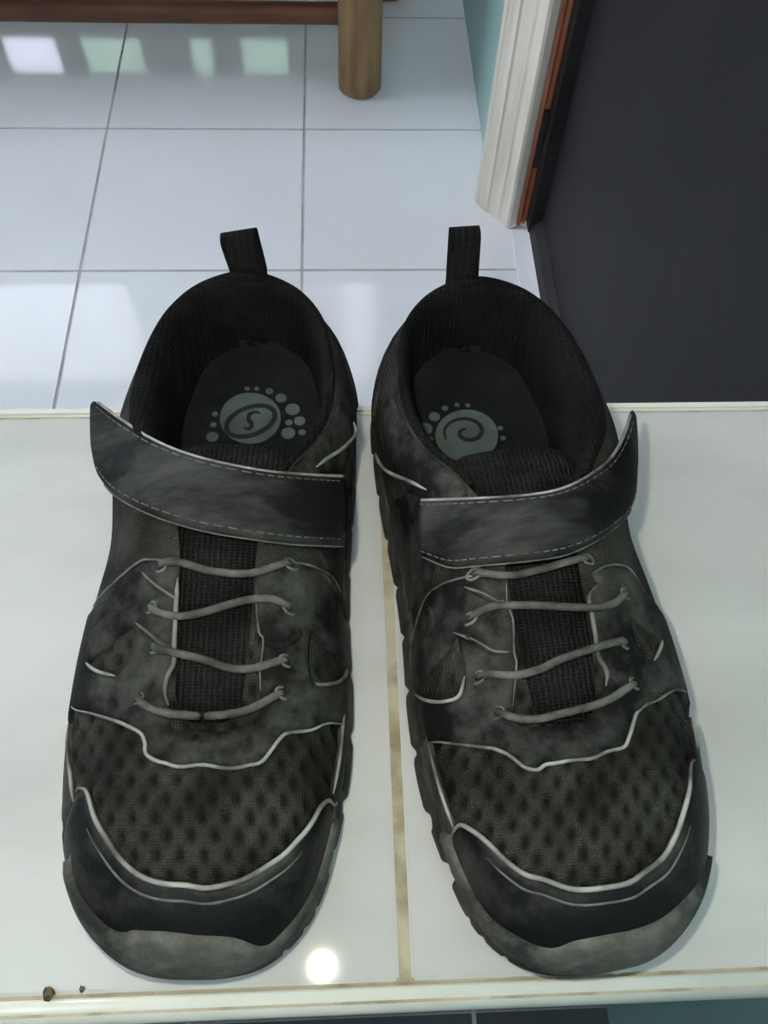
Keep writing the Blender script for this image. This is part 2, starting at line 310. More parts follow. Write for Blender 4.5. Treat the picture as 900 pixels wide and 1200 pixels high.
def _herm(k, s):
    x = k[:,0]; i = int(np.clip(np.searchsorted(x, s, side='right')-1, 1, len(x)-3))
    h = x[i+1]-x[i]; t = (s-x[i])/h
    m0 = (k[i+1]-k[i-1])/(x[i+1]-x[i-1])*h; m1 = (k[i+2]-k[i])/(x[i+2]-x[i])*h
    return (2*t**3-3*t*t+1)*k[i]+(t**3-2*t*t+t)*m0+(-2*t**3+3*t*t)*k[i+1]+(t**3-t*t)*m1
def section(u):
    """control polygon (4 points, mm) at u in [-.5,.5]; toe 0, outer side < 0, inner side > 0"""
    if u > .5: u -= 1.0
    if u < -.5: u += 1.0
    sd = -1.0 if u < 0 else 1.0
    k = _herm(KO if u < 0 else KI, min(abs(u)*2, 1.0))
    a = np.radians(k[3]); e = np.array([np.sin(a)*sd, -np.cos(a), 0])
    B = np.array([k[1]*sd, k[2], BZ]); T = np.array([k[4]*sd, k[5], k[6]]); z = np.array([0,0,1.])
    return B, B+e*k[7]+z*k[8], T+e*k[9]-z*k[10], T, e
def surf(u, v):
    B,c1,c2,T,e = section(u); w = 1-v
    return B*w**3+3*c1*w*w*v+3*c2*w*v*v+T*v**3
def surf_n(u, v):
    d = 1e-3; v = min(max(v,0),1)
    v0,v1 = max(v-d,0),min(v+d,1)
    n = np.cross(surf(u+d,v)-surf(u-d,v), surf(u,v1)-surf(u,v0)); n /= max(np.linalg.norm(n),1e-9)
    return n
# shoe placement in the room: toe point, heel point (m), mirrored or not
PLACE = {'L': ((-.0440,.0112),(-.0362,.2322), 1.0), 'R': ((.0708,.0085),(.0512,.2310), -1.0)}
def to_world(p, which):
    (tx,ty),(hx,hy),m = PLACE[which]; d = np.array([hx-tx,hy-ty]); d /= np.linalg.norm(d)
    p = np.asarray(p,float)/1000; x = p[0]*m
    return np.array([tx+d[1]*x+d[0]*p[1], ty-d[0]*x+d[1]*p[1], p[2]])
def to_local(w, which):
    (tx,ty),(hx,hy),m = PLACE[which]; d = np.array([hx-tx,hy-ty]); d /= np.linalg.norm(d)
    a,b = w[0]-tx, w[1]-ty
    return np.array([(a*d[1]-b*d[0])*m, a*d[0]+b*d[1], w[2]])*1000

# panel outlines on each shoe in (u, v) of that surface; laces, strap, loop and print in shoe millimetres
TRACE = {'L': {'bump': [(-0.1017, 0.3), (-0.0933, 0.256), (-0.07, 0.256), (-0.05, 0.267), (-0.0383, 0.3), (-0.0317, 0.333), (-0.015, 0.356), (0.0017, 0.344), (0.0183, 0.322),
                (0.0283, 0.278), (0.0433, 0.167), (0.0583, 0.144), (0.0817, 0.022), (0.0983, 0.0), (0.1167, 0.0), (0.1283, 0.0)],
       'cap': [(-0.1217, 0.433), (-0.1217, 0.456), (-0.1117, 0.511), (-0.0933, 0.522), (-0.0733, 0.533), (-0.055, 0.533), (-0.0417, 0.533), (-0.0267, 0.533),
               (-0.0133, 0.533), (-0.0033, 0.533), (0.0083, 0.522), (0.0183, 0.522), (0.025, 0.522), (0.0467, 0.511), (0.0633, 0.489), (0.0833, 0.467), (0.1033, 0.422),
               (0.1183, 0.378), (0.13, 0.3), (0.1367, 0.189), (0.14, 0.022), (0.14, 0.0)],
       'crim': [(0.32, 0.844), (0.3333, 0.811), (0.3517, 0.711), (0.3667, 0.611), (0.3733, 0.7)],
       'disc': [(13.4, 189.7), (12.8, 185.2), (10.5, 181.3), (7.0, 178.7), (2.6, 177.7), (-1.8, 178.5), (-5.8, 180.9), (-8.6, 184.7), (-9.9, 189.2), (-9.4, 193.9),
                (-7.3, 197.9), (-3.6, 200.7), (0.8, 201.7), (5.4, 200.9), (9.5, 198.3), (12.3, 194.4)],
       'dots': [(-0.6, 203.8, 1.0), (3.2, 203.9, 1.0), (8.2, 202.7, 1.5), (12.9, 199.5, 2.2), (17.7, 194.1, 2.8), (20.7, 188.6, 2.2), (16.6, 187.8, 1.4),
                (16.6, 182.8, 2.7), (21.9, 183.3, 1.4), (-11.9, 191.2, 1.2), (-12.0, 186.1, 1.2), (-11.9, 180.5, 2.3)],
       'laces': [[(-14.7, 106.7, 67.1), (-11.5, 107.1, 68.2), (-7.6, 107.0, 67.0), (-1.6, 105.3, 66.6), (5.4, 104.1, 66.4), (13.6, 103.8, 67.8), (18.1, 106.0, 67.1),
                  (23.7, 109.3, 64.8)],
                 [(-16.9, 95.0, 63.7), (-14.1, 92.5, 64.0), (-7.6, 91.5, 63.4), (-1.0, 92.8, 63.7), (6.5, 95.1, 64.3), (13.4, 96.4, 66.0), (19.3, 97.0, 64.6),
                  (24.0, 95.8, 62.0)],
                 [(-14.5, 83.2, 61.9), (-13.1, 82.2, 61.9), (-5.7, 80.7, 60.8), (-0.1, 79.6, 60.5), (5.3, 77.8, 60.0), (8.5, 77.1, 59.8), (14.0, 76.7, 61.0),
                  (19.3, 78.6, 60.4), (23.7, 80.5, 59.2)],
                 [(-18.4, 69.6, 57.2), (-15.2, 66.6, 57.1), (-10.4, 65.0, 57.1), (-3.7, 64.6, 55.5), (4.7, 64.6, 55.4), (13.0, 65.6, 57.5), (18.5, 68.4, 57.6),
                  (23.0, 71.5, 57.2)]],
       'loop': [(-8.4, 239.0, 73.1), (4.3, 239.0, 72.6), (6.8, 239.0, 54.0), (-6.4, 239.0, 53.6)],
       'ridges': [[(-0.23, 0.8), (-0.2183, 0.8778), (-0.2083, 0.9667), (-0.205, 1.0)], [(-0.1933, 0.8), (-0.1817, 0.8778), (-0.1717, 0.9444), (-0.165, 1.0)],
                  [(0.1767, 0.9333), (0.175, 0.8667), (0.1833, 0.7889), (0.1983, 0.6889)], [(-0.2217, 0.7), (-0.2167, 0.5889), (-0.215, 0.4111)],
                  [(0.2483, 0.5222), (0.25, 0.3556), (0.2517, 0.1333), (0.2467, 0.0111)]],
       'rin': [(0.19, 0.067), (0.1783, 0.044), (0.1667, 0.0), (0.155, 0.0), (0.14, 0.0)],
       'ring': [(10.8, 192.3), (11.1, 190.2), (10.4, 187.9), (9.0, 185.7), (6.8, 183.6), (4.2, 182.0), (1.4, 181.0), (-1.3, 180.7), (-3.7, 181.1), (-5.6, 182.1),
                (-6.7, 183.8), (-7.0, 185.8), (-6.4, 188.1), (-5.0, 190.4), (-2.9, 192.5), (-0.3, 194.1), (2.6, 195.2), (5.4, 195.5), (7.9, 195.1), (9.7, 194.0)],
       'rout': [(-0.1767, 0.222), (-0.1583, 0.289), (-0.1417, 0.356), (-0.1217, 0.389)],
       'sc': [(-0.3, 184.8), (1.7, 184.4), (2.6, 186.6), (1.2, 188.7), (1.3, 191.1), (3.3, 192.3), (5.4, 191.8)],
       'strap': [((-48.8, 175.2, 57.0), (-44.0, 147.9, 57.0)), ((-43.2, 170.2, 59.0), (-39.0, 140.7, 57.0)), ((-36.3, 163.5, 62.0), (-32.2, 133.5, 60.0)),
                 ((-21.9, 150.2, 69.0), (-18.2, 122.3, 69.0)), ((-6.6, 141.0, 73.5), (-2.8, 115.6, 72.5)), ((12.3, 135.9, 74.5), (13.8, 112.7, 72.5)),
                 ((23.9, 136.2, 72.0), (24.8, 113.5, 68.5)), ((32.9, 138.9, 67.0), (33.5, 116.6, 62.0)), ((38.7, 142.6, 61.0), (39.7, 120.1, 55.0))],
       'thr': [(0.2183, 0.989), (0.1983, 0.978), (0.1817, 0.956), (0.1767, 0.933), (0.1617, 0.933), (0.15, 0.933), (0.1367, 0.922), (0.1117, 0.911), (0.0733, 0.956),
               (0.0083, 0.978), (-0.0767, 0.944), (-0.1167, 0.967), (-0.1333, 0.956), (-0.145, 0.967), (-0.1567, 1.0), (-0.1733, 1.0), (-0.1983, 1.0), (-0.2117, 1.0),
               (-0.2217, 1.0)],
       'vin': [(0.2517, 0.011), (0.2583, 0.267), (0.25, 0.533), (0.2383, 0.822), (0.2333, 0.911), (0.2283, 0.967)],
       'vlow': [(-0.18, 0.311), (-0.16, 0.511), (-0.1417, 0.656), (-0.125, 0.756), (-0.1067, 0.822), (-0.0917, 0.833), (-0.08, 0.822), (-0.0583, 0.844), (-0.04, 0.867),
                (0.0083, 0.889), (0.05, 0.844), (0.07, 0.811), (0.09, 0.8), (0.1083, 0.778), (0.1217, 0.733), (0.1417, 0.589), (0.1633, 0.422), (0.1917, 0.044)],
       'vout': [(-0.2317, 1.0), (-0.2383, 0.844), (-0.24, 0.767), (-0.235, 0.589), (-0.235, 0.367)],
       'win': [(0.2017, 0.633), (0.2017, 0.511), (0.205, 0.344), (0.215, 0.089), (0.2033, 0.233), (0.1767, 0.522), (0.17, 0.6), (0.17, 0.633), (0.1883, 0.656)],
       'wout': [(-0.1933, 0.778), (-0.1917, 0.678), (-0.1917, 0.556), (-0.1933, 0.456), (-0.1783, 0.578), (-0.165, 0.7), (-0.1683, 0.756), (-0.175, 0.789)]},
 'R': {'bump': [(-0.1017, 0.189), (-0.0833, 0.244), (-0.0533, 0.3), (-0.0283, 0.322), (-0.0117, 0.322), (0.0, 0.322), (0.0167, 0.3), (0.0283, 0.244), (0.0417, 0.222),
                (0.055, 0.211), (0.075, 0.178), (0.095, 0.111), (0.115, 0.056), (0.1283, 0.0)],
       'cap': [(-0.1433, 0.378), (-0.1317, 0.444), (-0.1233, 0.478), (-0.1083, 0.489), (-0.0867, 0.511), (-0.065, 0.511), (-0.0483, 0.511), (-0.0317, 0.522),
               (-0.0183, 0.511), (-0.0017, 0.511), (0.0167, 0.511), (0.035, 0.522), (0.05, 0.5), (0.0683, 0.489), (0.085, 0.478), (0.1017, 0.433), (0.1183, 0.344),
               (0.125, 0.244), (0.1267, 0.111), (0.13, 0.0)],
       'crim': [(0.375, 0.267), (0.355, 0.433), (0.3317, 0.644), (0.3133, 0.744)],
       'disc': [(-4.5, 182.9), (-2.8, 178.4), (0.5, 174.9), (4.9, 172.8), (9.5, 172.4), (13.9, 173.7), (17.3, 176.7), (19.3, 180.7), (19.5, 185.3), (17.9, 189.8),
                (14.6, 193.5), (10.2, 195.7), (5.4, 196.2), (0.9, 194.8), (-2.6, 191.7), (-4.5, 187.5)],
       'dots': [(22.9, 188.9, 2.8), (18.5, 194.2, 2.2), (13.8, 197.8, 1.3), (8.8, 199.0, 1.0), (4.7, 198.3, 1.0), (-6.0, 186.2, 1.1), (-6.2, 181.5, 1.1),
                (22.0, 183.9, 1.4)],
       'laces': [[(22.6, 108.7, 65.4), (16.9, 105.9, 67.5), (10.8, 105.5, 66.7), (6.6, 106.0, 66.8), (0.7, 106.8, 67.0), (-5.4, 107.9, 67.2), (-12.2, 108.5, 68.3)],
                 [(25.6, 96.2, 61.0), (21.1, 96.9, 63.8), (17.4, 97.1, 65.2), (10.1, 96.4, 64.6), (3.2, 95.7, 64.4), (-3.0, 94.6, 64.1), (-11.4, 93.3, 64.9),
                  (-18.2, 94.8, 63.1), (-23.4, 98.9, 61.3)],
                 [(25.9, 78.9, 57.7), (21.2, 78.1, 59.7), (16.7, 76.8, 60.6), (12.6, 76.8, 61.3), (6.2, 78.4, 60.2), (2.6, 79.8, 60.6), (-3.4, 81.1, 60.9),
                  (-8.9, 81.9, 62.6), (-15.2, 83.1, 61.7), (-19.3, 83.6, 60.4)],
                 [(22.1, 68.2, 56.6), (18.0, 65.7, 56.9), (11.7, 64.4, 57.0), (5.0, 65.4, 55.9), (-3.7, 66.3, 56.2), (-9.5, 67.1, 58.0), (-14.2, 69.1, 58.0),
                  (-20.0, 72.0, 57.4)]],
       'loop': [(9.7, 239.0, 77.9), (-1.3, 239.0, 78.2), (-3.1, 239.0, 56.1), (8.5, 239.0, 55.4)],
       'ridges': [[(0.205, 0.6556), (0.19, 0.7778), (0.1767, 0.8667), (0.1717, 0.9444)], [(0.23, 0.7556), (0.2183, 0.8667), (0.21, 0.9333), (0.21, 0.9667)],
                  [(-0.2183, 0.9), (-0.2333, 0.8), (-0.2467, 0.7)], [(-0.1767, 1.0), (-0.175, 0.9111), (-0.1767, 0.8333)],
                  [(-0.1217, 0.8222), (-0.1367, 0.7667), (-0.1517, 0.6444)], [(0.245, 0.4), (0.2267, 0.4778), (0.2217, 0.2889)]],
       'rin': [(0.185, 0.033), (0.175, 0.022), (0.1683, 0.0), (0.1533, 0.0), (0.1383, 0.011), (0.1267, 0.111)],
       'ring': [(-0.7, 186.7), (-0.3, 184.6), (0.9, 182.5), (2.6, 180.8), (4.8, 179.5), (7.2, 178.8), (9.6, 178.8), (11.8, 179.4), (13.6, 180.7), (14.7, 182.4),
                (15.1, 184.4), (14.7, 186.6), (13.6, 188.6), (11.9, 190.4), (9.7, 191.7), (7.3, 192.4), (4.8, 192.5), (2.6, 191.8), (0.8, 190.6), (-0.3, 188.8)],
       'rout': [(-0.17, 0.267), (-0.1617, 0.256), (-0.1483, 0.311), (-0.13, 0.444)],
       'sc': [(7.2, 184.4), (5.6, 186.2), (6.8, 188.1), (9.1, 187.1), (9.4, 183.9), (7.2, 181.4)],
       'strap': [((-46.7, 171.5, 56.0), (-40.8, 140.3, 50.0)), ((-38.2, 156.6, 61.0), (-34.4, 129.6, 55.0)), ((-29.0, 144.4, 66.0), (-25.6, 121.1, 62.0)),
                 ((-18.7, 135.7, 71.0), (-16.0, 113.7, 68.5)), ((-7.9, 129.9, 74.0), (-4.6, 108.4, 72.0)), ((3.3, 128.3, 74.5), (6.1, 107.3, 72.5)),
                 ((18.3, 130.8, 71.0), (21.0, 109.5, 68.0)), ((26.5, 134.6, 65.5), (29.0, 113.3, 61.0)), ((34.0, 138.4, 60.0), (35.8, 121.3, 54.0))],
       'thr': [(0.2233, 0.989), (0.2083, 0.978), (0.1933, 0.989), (0.1717, 0.967), (0.1617, 0.967), (0.1433, 0.933), (0.1283, 0.9), (0.1033, 0.922), (0.0517, 1.0),
               (-0.0833, 1.0), (-0.1183, 0.989), (-0.135, 0.956), (-0.1483, 0.944), (-0.16, 0.978), (-0.175, 0.978), (-0.195, 0.978), (-0.2067, 0.978),
               (-0.2167, 0.911)],
       'vin': [(0.2417, 0.156), (0.2433, 0.222), (0.2483, 0.4), (0.245, 0.556), (0.24, 0.689), (0.2333, 0.856), (0.2267, 0.978)],
       'vlow': [(-0.1783, 0.344), (-0.1667, 0.511), (-0.1483, 0.656), (-0.125, 0.8), (-0.0933, 0.833), (-0.0733, 0.844), (-0.045, 0.889), (-0.01, 0.9), (0.0183, 0.9),
                (0.0417, 0.878), (0.0517, 0.844), (0.0667, 0.822), (0.0867, 0.811), (0.1033, 0.778), (0.12, 0.711), (0.1433, 0.556), (0.165, 0.367), (0.18, 0.167)],
       'vout': [(-0.225, 0.933), (-0.2333, 0.811), (-0.2367, 0.656), (-0.225, 0.567)],
       'win': [(0.2033, 0.667), (0.2, 0.522), (0.2033, 0.311), (0.2083, 0.111), (0.1883, 0.356), (0.1733, 0.533), (0.1683, 0.622), (0.175, 0.678), (0.1917, 0.667)],
       'wout': [(-0.1983, 0.744), (-0.195, 0.644), (-0.195, 0.533), (-0.1867, 0.578), (-0.1733, 0.656), (-0.1733, 0.711), (-0.1817, 0.756)]}}

SU, SV = 560.0, 70.0
def inside(p, poly):
    x, y = p; c = False; n = len(poly); j = n-1
    for i in range(n):
        xi, yi = poly[i]; xj, yj = poly[j]
        if (yi > y) != (yj > y) and x < (xj-xi)*(y-yi)/(yj-yi)+xi: c = not c
        j = i
    return c
def densify(poly, step):
    out = []
    for i in range(len(poly)):
        a, b = np.array(poly[i]), np.array(poly[(i+1)%len(poly)]); k = max(1,int(np.linalg.norm(b-a)/step))
        out += [tuple(a+(b-a)*t/k) for t in range(k)]
    return out
class Shoe:
    def __init__(s, which, root): s.w = which; s.m = PLACE[which][2]; s.root = root; s.T = TRACE[which]
    def mesh(s, name, vs, fs, m, parent=None, smooth=True):
        vs = np.array(vs, float)*.001; vs[:,0] *= s.m
        if s.m < 0: fs = [tuple(reversed(f)) for f in fs]
        return link(name, pd(name, vs, fs), m, parent or s.root, smooth)
    def tube(s, name, pts, r, m, parent=None, n=8): vs, fs = tube_data(pts, r, n); return s.mesh(name, vs, fs, m, parent)
    def on(s, u, v, off): return surf(u, v)+surf_n(u, v)*off
    def panel(s, name, poly, m, off=1.2, hollows=(), step=1.8, grid=2.6, parent=None, under=-.6):
        """a sheet wrapped over the shoe's surface, with its own thickness and softened edges"""
        rings = [densify([(u*SU,v*SV) for u,v in pl], step) for pl in (poly,*hollows)]
        pts, edges = [], []
        for r in rings:
            b = len(pts); pts += r; edges += [(b+i,b+(i+1)%len(r)) for i in range(len(r))]
        nb = len(pts); R0 = rings[0]
        xs_ = [p[0] for p in R0]; ys_ = [p[1] for p in R0]
        bp = np.array(pts)
        for k, x in enumerate(np.arange(min(xs_)+.7,max(xs_),grid)):
            for y in np.arange(min(ys_)+.7+(k%2)*grid/2,max(ys_),grid):
                if inside((x,y),R0) and not any(inside((x,y),h) for h in rings[1:]) and np.min(np.hypot(bp[:nb,0]-x,bp[:nb,1]-y)) > grid*.45: pts.append((x,y))
        r = delaunay_2d_cdt([Vector(p) for p in pts], edges, [], 0, 1e-4)
        V = [tuple(p) for p in r[0]]; tris = []
        for f in r[2]:
            c = np.mean([V[i] for i in f],axis=0)
            if inside(c,R0) and not any(inside(c,h) for h in rings[1:]): tris.append(tuple(f))
        cnt = {}
        for f in tris:
            for a, b in zip(f,f[1:]+f[:1]): cnt[(min(a,b),max(a,b))] = cnt.get((min(a,b),max(a,b)),0)+1
        bnd = {i for e, c in cnt.items() if c == 1 for i in e}
        vs = [s.on(x/SU,min(max(y/SV,0),1),off*(.55 if i in bnd else 1.0)) for i,(x,y) in enumerate(V)]; fs = list(tris)
        low = {}
        for i in bnd: low[i] = len(vs); x, y = V[i]; vs.append(s.on(x/SU,min(max(y/SV,0),1),under))
        for f in tris:
            for a, b in zip(f,f[1:]+f[:1]):
                if cnt[(min(a,b),max(a,b))] == 1: fs.append((b,a,low[a],low[b]))
        return s.mesh(name, vs, fs, m, parent)
    def trim(s, name, line, parent, off=1.0, r=.62, m=None, taper=True):
        q = resample(line, 5); P = [s.on(u,min(max(v,0),1),off) for u,v in q]; n = len(P)
        rr = np.array([r*(.35+.65*min(1,min(i,n-1-i)/(n*.15+1e-6))) for i in range(n)]) if taper else r
        return s.tube(name, P, rr, m or M['edge'], parent, 6)
    # -------- base parts
    def upper(s):
        us = np.concatenate([np.linspace(-.5,-.21,90,endpoint=False),np.linspace(-.21,.21,250,endpoint=False),np.linspace(.21,.5,91)])
        NV = 58; vv = np.linspace(0,1,NV); w = 1-vv; g = []
        for u in us:
            B,c1,c2,T,e = section(u); g.append(np.outer(w**3,B)+np.outer(3*w*w*vv,c1)+np.outer(3*w*vv*vv,c2)+np.outer(vv**3,T))
        g = np.array(g); N = np.cross(np.gradient(g,axis=0),np.gradient(g,axis=1)); N /= np.linalg.norm(N,axis=2,keepdims=True)+1e-9
        X, Y = g[...,0], g[...,1]
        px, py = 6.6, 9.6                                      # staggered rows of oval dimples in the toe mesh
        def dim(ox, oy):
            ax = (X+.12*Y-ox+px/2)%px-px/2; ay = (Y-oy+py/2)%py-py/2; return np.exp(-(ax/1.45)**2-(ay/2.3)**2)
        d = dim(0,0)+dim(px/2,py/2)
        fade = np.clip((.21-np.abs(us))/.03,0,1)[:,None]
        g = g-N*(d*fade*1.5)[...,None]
        n = len(us); vs = g.reshape(-1,3); fs = [(i*NV+j,(i+1)*NV+j,(i+1)*NV+j+1,i*NV+j+1) for i in range(n-1) for j in range(NV-1)]
        o = s.mesh('upper', vs, fs, M['mesh']); at = o.data.attributes.new('dimple_shade','FLOAT','POINT')
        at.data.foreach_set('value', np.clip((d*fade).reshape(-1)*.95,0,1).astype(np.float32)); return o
    def lining(s):
        us = np.concatenate([np.linspace(.305,.5,70,endpoint=False),np.linspace(.5,.695,71)]); vs, fs = [], []
        for u in us:
            B,c1,c2,T,e = section(u); k = min(1,(min(u,1-u)-.305)/.05)
            pr = [(0,0),(1.2,1.5),(3.5,2.3),(6,1.7),(8,-.6),(9.2,-5),(10,-12),(10.8,-20),(12.0,27-T[2])]
            f = min(1,max(0,(u-.43)/.14)); f = .50+.50*f*f*(3-2*f)          # thinner padding on the inner side
            for a, b in pr: vs.append(T-e*a*f*(.45+.55*k)+np.array([0,0,b]))
        n = 9
        fs = [(i*n+j,(i+1)*n+j,(i+1)*n+j+1,i*n+j+1) for i in range(len(us)-1) for j in range(n-1)]
        return s.mesh('collar_lining', vs, fs, M['lining'])
    def outsole(s):
        us = np.linspace(-.5,.5,521)[:-1]; vs, fs = [], []; R = [(-7,0),(1.2,0),(2.8,2.5),(3.0,8),(2.4,13),(2.0,17),(.9,20),(-4,20.4)]
        main = [(-.083,.0055,3.2),(.118,.0055,3.2)]
        minor = [(c*sg,.0035,1.5) for c in (.15,.185,.22,.255,.29,.325,.36,.395,.43,.465) for sg in (-1,1)]+[(-.118,.0025,.8),(-.135,.0025,.8),(.055,.002,.6),(.075,.002,.6),(.09,.002,.6),(.145,.002,.8)]
        for u in us:
            B,_,_,_,e = section(u); lift = 5.0*max(0,(38-B[1])/38)**2
            gr = sum(dp*math.exp(-((u-c)/wd)**4) for c,wd,dp in main+minor)
            for k,(o,z) in enumerate(R):
                d = gr*(1 if 1 <= k <= 4 else .45 if k == 5 else 0)
                vs.append((B[0]+e[0]*(o-d),B[1]+e[1]*(o-d),z+lift*(1-z/26)))
        n = len(R); N = len(us)
        for i in range(N):
            for j in range(n-1): fs.append((i*n+j,((i+1)%N)*n+j,((i+1)%N)*n+j+1,i*n+j+1))
        fs.append(tuple(i*n for i in range(N-1,-1,-1))); fs.append(tuple(i*n+n-1 for i in range(N)))
        return s.mesh('outsole', vs, fs, M['rubber'])
    def insole(s):
        vs, fs = [], []; ss = np.linspace(.40,.999,50); n = 13
        for q in ss:
            l, r = section(-q/2), section(q/2); L, Rr = l[0]-l[4]*10.5, r[0]-r[4]*(4.5+6*max(0,(q-.86)/.125))
            for t in np.linspace(-1,1,n):
                p = L+(Rr-L)*(t+1)/2; vs.append((p[0],p[1],27.2+4.0*t**6))
        N = len(ss)
        for i in range(N-1):
            for j in range(n-1): fs.append((i*n+j,i*n+j+1,(i+1)*n+j+1,(i+1)*n+j))
        b = len(vs); vs += [(x,y,z-3) for x,y,z in vs[:]]
        per = [j for j in range(n)]+[i*n+n-1 for i in range(1,N)]+[(N-1)*n+j for j in range(n-2,-1,-1)]+[i*n for i in range(N-2,0,-1)]
        for a, c in zip(per,per[1:]+per[:1]): fs.append((c,a,b+a,b+c))
        o = s.mesh('insole', vs, fs, M['insole'])
        def flat(name, poly, z, m):
            k = len(poly); v = [(x,y,z) for x,y in poly]+[(x,y,z-.5) for x,y in poly]
            f = [tuple(range(k)),tuple(range(2*k-1,k-1,-1))]+[(i,k+i,k+(i+1)%k,(i+1)%k) for i in range(k)]
            A = sum(poly[i][0]*poly[(i+1)%k][1]-poly[(i+1)%k][0]*poly[i][1] for i in range(k))
            if A < 0: f = [tuple(reversed(q)) for q in f]
            return s.mesh(name, v, f, m, o, False)
        def ribbon(name, line, wdt, z, m, closed):
            p = resample(line, 6, closed); t = np.gradient(p,axis=0)
            if closed: t = np.roll(p,-1,0)-np.roll(p,1,0)
            t /= np.linalg.norm(t,axis=1,keepdims=True); nn = np.stack([-t[:,1],t[:,0]],1); k = len(p)
            wv = np.full(k,wdt/2) if closed else wdt/2*(.45+.55*np.sin(np.linspace(0,math.pi,k)))
            L, R = p+nn*wv[:,None], p-nn*wv[:,None]
            v = [(x,y,z) for x,y in L]+[(x,y,z) for x,y in R]+[(x,y,z-.25) for x,y in L]+[(x,y,z-.25) for x,y in R]; f = []
            for i in range(k if closed else k-1):
                j = (i+1)%k; f += [(i,k+i,k+j,j),(2*k+i,2*k+j,3*k+j,3*k+i),(i,j,2*k+j,2*k+i),(k+i,3*k+i,3*k+j,k+j)]
            return s.mesh(name, v, f, m, o, False)
        Z = 27.75
        flat('emblem_disc', [tuple(p) for p in resample(s.T['disc'],3,True)], Z, M['print'])
        if s.w == 'L':
            ribbon('emblem_ring', s.T['ring'], 1.9, Z+.2, M['print_dark'], True); ribbon('emblem_letter', s.T['sc'], 1.7, Z+.2, M['print_dark'], False)
        else:
            cx, cy = np.mean(s.T['ring'],axis=0); q = []
            for t in np.linspace(0,1,15):                         # inward curling swirl
                a = math.radians(200-470*t); rr = 8.8*(1-.86*t); q.append((cx-rr*math.cos(a)*1.05,cy+rr*math.sin(a)*.9))
            ribbon('emblem_swirl', q, 1.8, Z+.2, M['print_dark'], False)
        for x, y, r in s.T['dots']: flat('emblem_dot', [(x+r*math.cos(t),y+r*.95*math.sin(t)) for t in np.linspace(0,2*math.pi,20,endpoint=False)], Z, M['print'])
        return o
    def tongue(s):
        KY = [k[5] for k in KEY[:10]]; KZ = [k[6] for k in KEY[:10]]
        ys = np.linspace(60,154,48); n = 21; vs, fs = [], []
        for side in (0,1):
            for y in ys:
                hw = np.interp(y,[60,80,110,130,154],[11,14,17,22,21]); z0 = np.interp(y,KY,KZ)-2.2
                z0 -= .0045*max(0,y-132)**2
                tip = math.sqrt(max(0,1-((y-146)/8.2)**2)) if y > 146 else 1
                for t in np.linspace(-1,1,n):
                    x = 2+t*hw*(.72+.28*tip); edge = math.sqrt(max(0,1-abs(t)**8))
                    th = 2.0*edge*max(tip,.12); rib = .35*math.sin(y*2.2) if side == 0 else 0
                    vs.append((x,y,z0-.009*(x-2)**2-2+(th+rib*edge if side == 0 else -th)))
        N = len(ys); b = N*n
        for i in range(N-1):
            for j in range(n-1):
                fs.append((i*n+j,i*n+j+1,(i+1)*n+j+1,(i+1)*n+j)); fs.append((b+i*n+j,b+(i+1)*n+j,b+(i+1)*n+j+1,b+i*n+j+1))
        per = [j for j in range(n)]+[i*n+n-1 for i in range(1,N)]+[(N-1)*n+j for j in range(n-2,-1,-1)]+[i*n for i in range(N-2,0,-1)]
        for a, c in zip(per,per[1:]+per[:1]): fs.append((c,a,b+a,b+c))
        return s.mesh('tongue', vs, fs, M['tongue'])
    def strap(s):
        A = resample([a for a,b in s.T['strap']], 6); B = resample([b for a,b in s.T['strap']], 6); N = len(A); n = 13; vs, fs = [], []
        Z = np.array([0,0,1.]); top = []; bot = []
        ctr = (A+B)/2; tg = np.gradient(ctr,axis=0)
        for i in range(N):
            nn = np.cross(tg[i],B[i]-A[i]); nn /= np.linalg.norm(nn)
            if nn[2] < 0: nn = -nn
            end = 1.0
            L = i/(N-1); rc = 0
            if L < .07: rc = 5.5*(1-math.sqrt(max(0,1-(1-L/.07)**2)))     # rounded free end
            dd = (B[i]-A[i])/np.linalg.norm(B[i]-A[i]); a, b2 = A[i]+dd*rc*.35, B[i]-dd*rc
            for k, t in enumerate(np.linspace(0,1,n)):
                p = a+(b2-a)*t; ed = math.sqrt(max(0,1-abs(2*t-1)**10)); crown = .5*(1-(2*t-1)**2)
                top.append(p+nn*(crown+.9*ed)); bot.append(p+nn*(crown-.9*ed-.5))
        vs = top+bot; b = N*n
        for i in range(N-1):
            for j in range(n-1):
                fs.append((i*n+j,i*n+j+1,(i+1)*n+j+1,(i+1)*n+j)); fs.append((b+i*n+j,b+(i+1)*n+j,b+(i+1)*n+j+1,b+i*n+j+1))
        per = [j for j in range(n)]+[i*n+n-1 for i in range(1,N)]+[(N-1)*n+j for j in range(n-2,-1,-1)]+[i*n for i in range(N-2,0,-1)]
        for a, c in zip(per,per[1:]+per[:1]): fs.append((c,a,b+a,b+c))
        V = np.array(vs); f0 = fs[0]; nz = np.cross(V[f0[1]]-V[f0[0]],V[f0[2]]-V[f0[0]])[2]
        if nz < 0: fs = [tuple(reversed(f)) for f in fs]
        o = s.mesh('strap', vs, fs, M['strap'])
        T_ = np.array(top).reshape(N,n,3)
        i0 = 3 if s.w == 'L' else 2
        s.tube('edge_trim', T_[i0:,0]+np.array([0,0,-.25]), .62, M['edge'], o, 6)
        s.tube('edge_trim', T_[i0+3:,n-1]+np.array([0,0,-.5]), .34, M['seam'], o, 6)
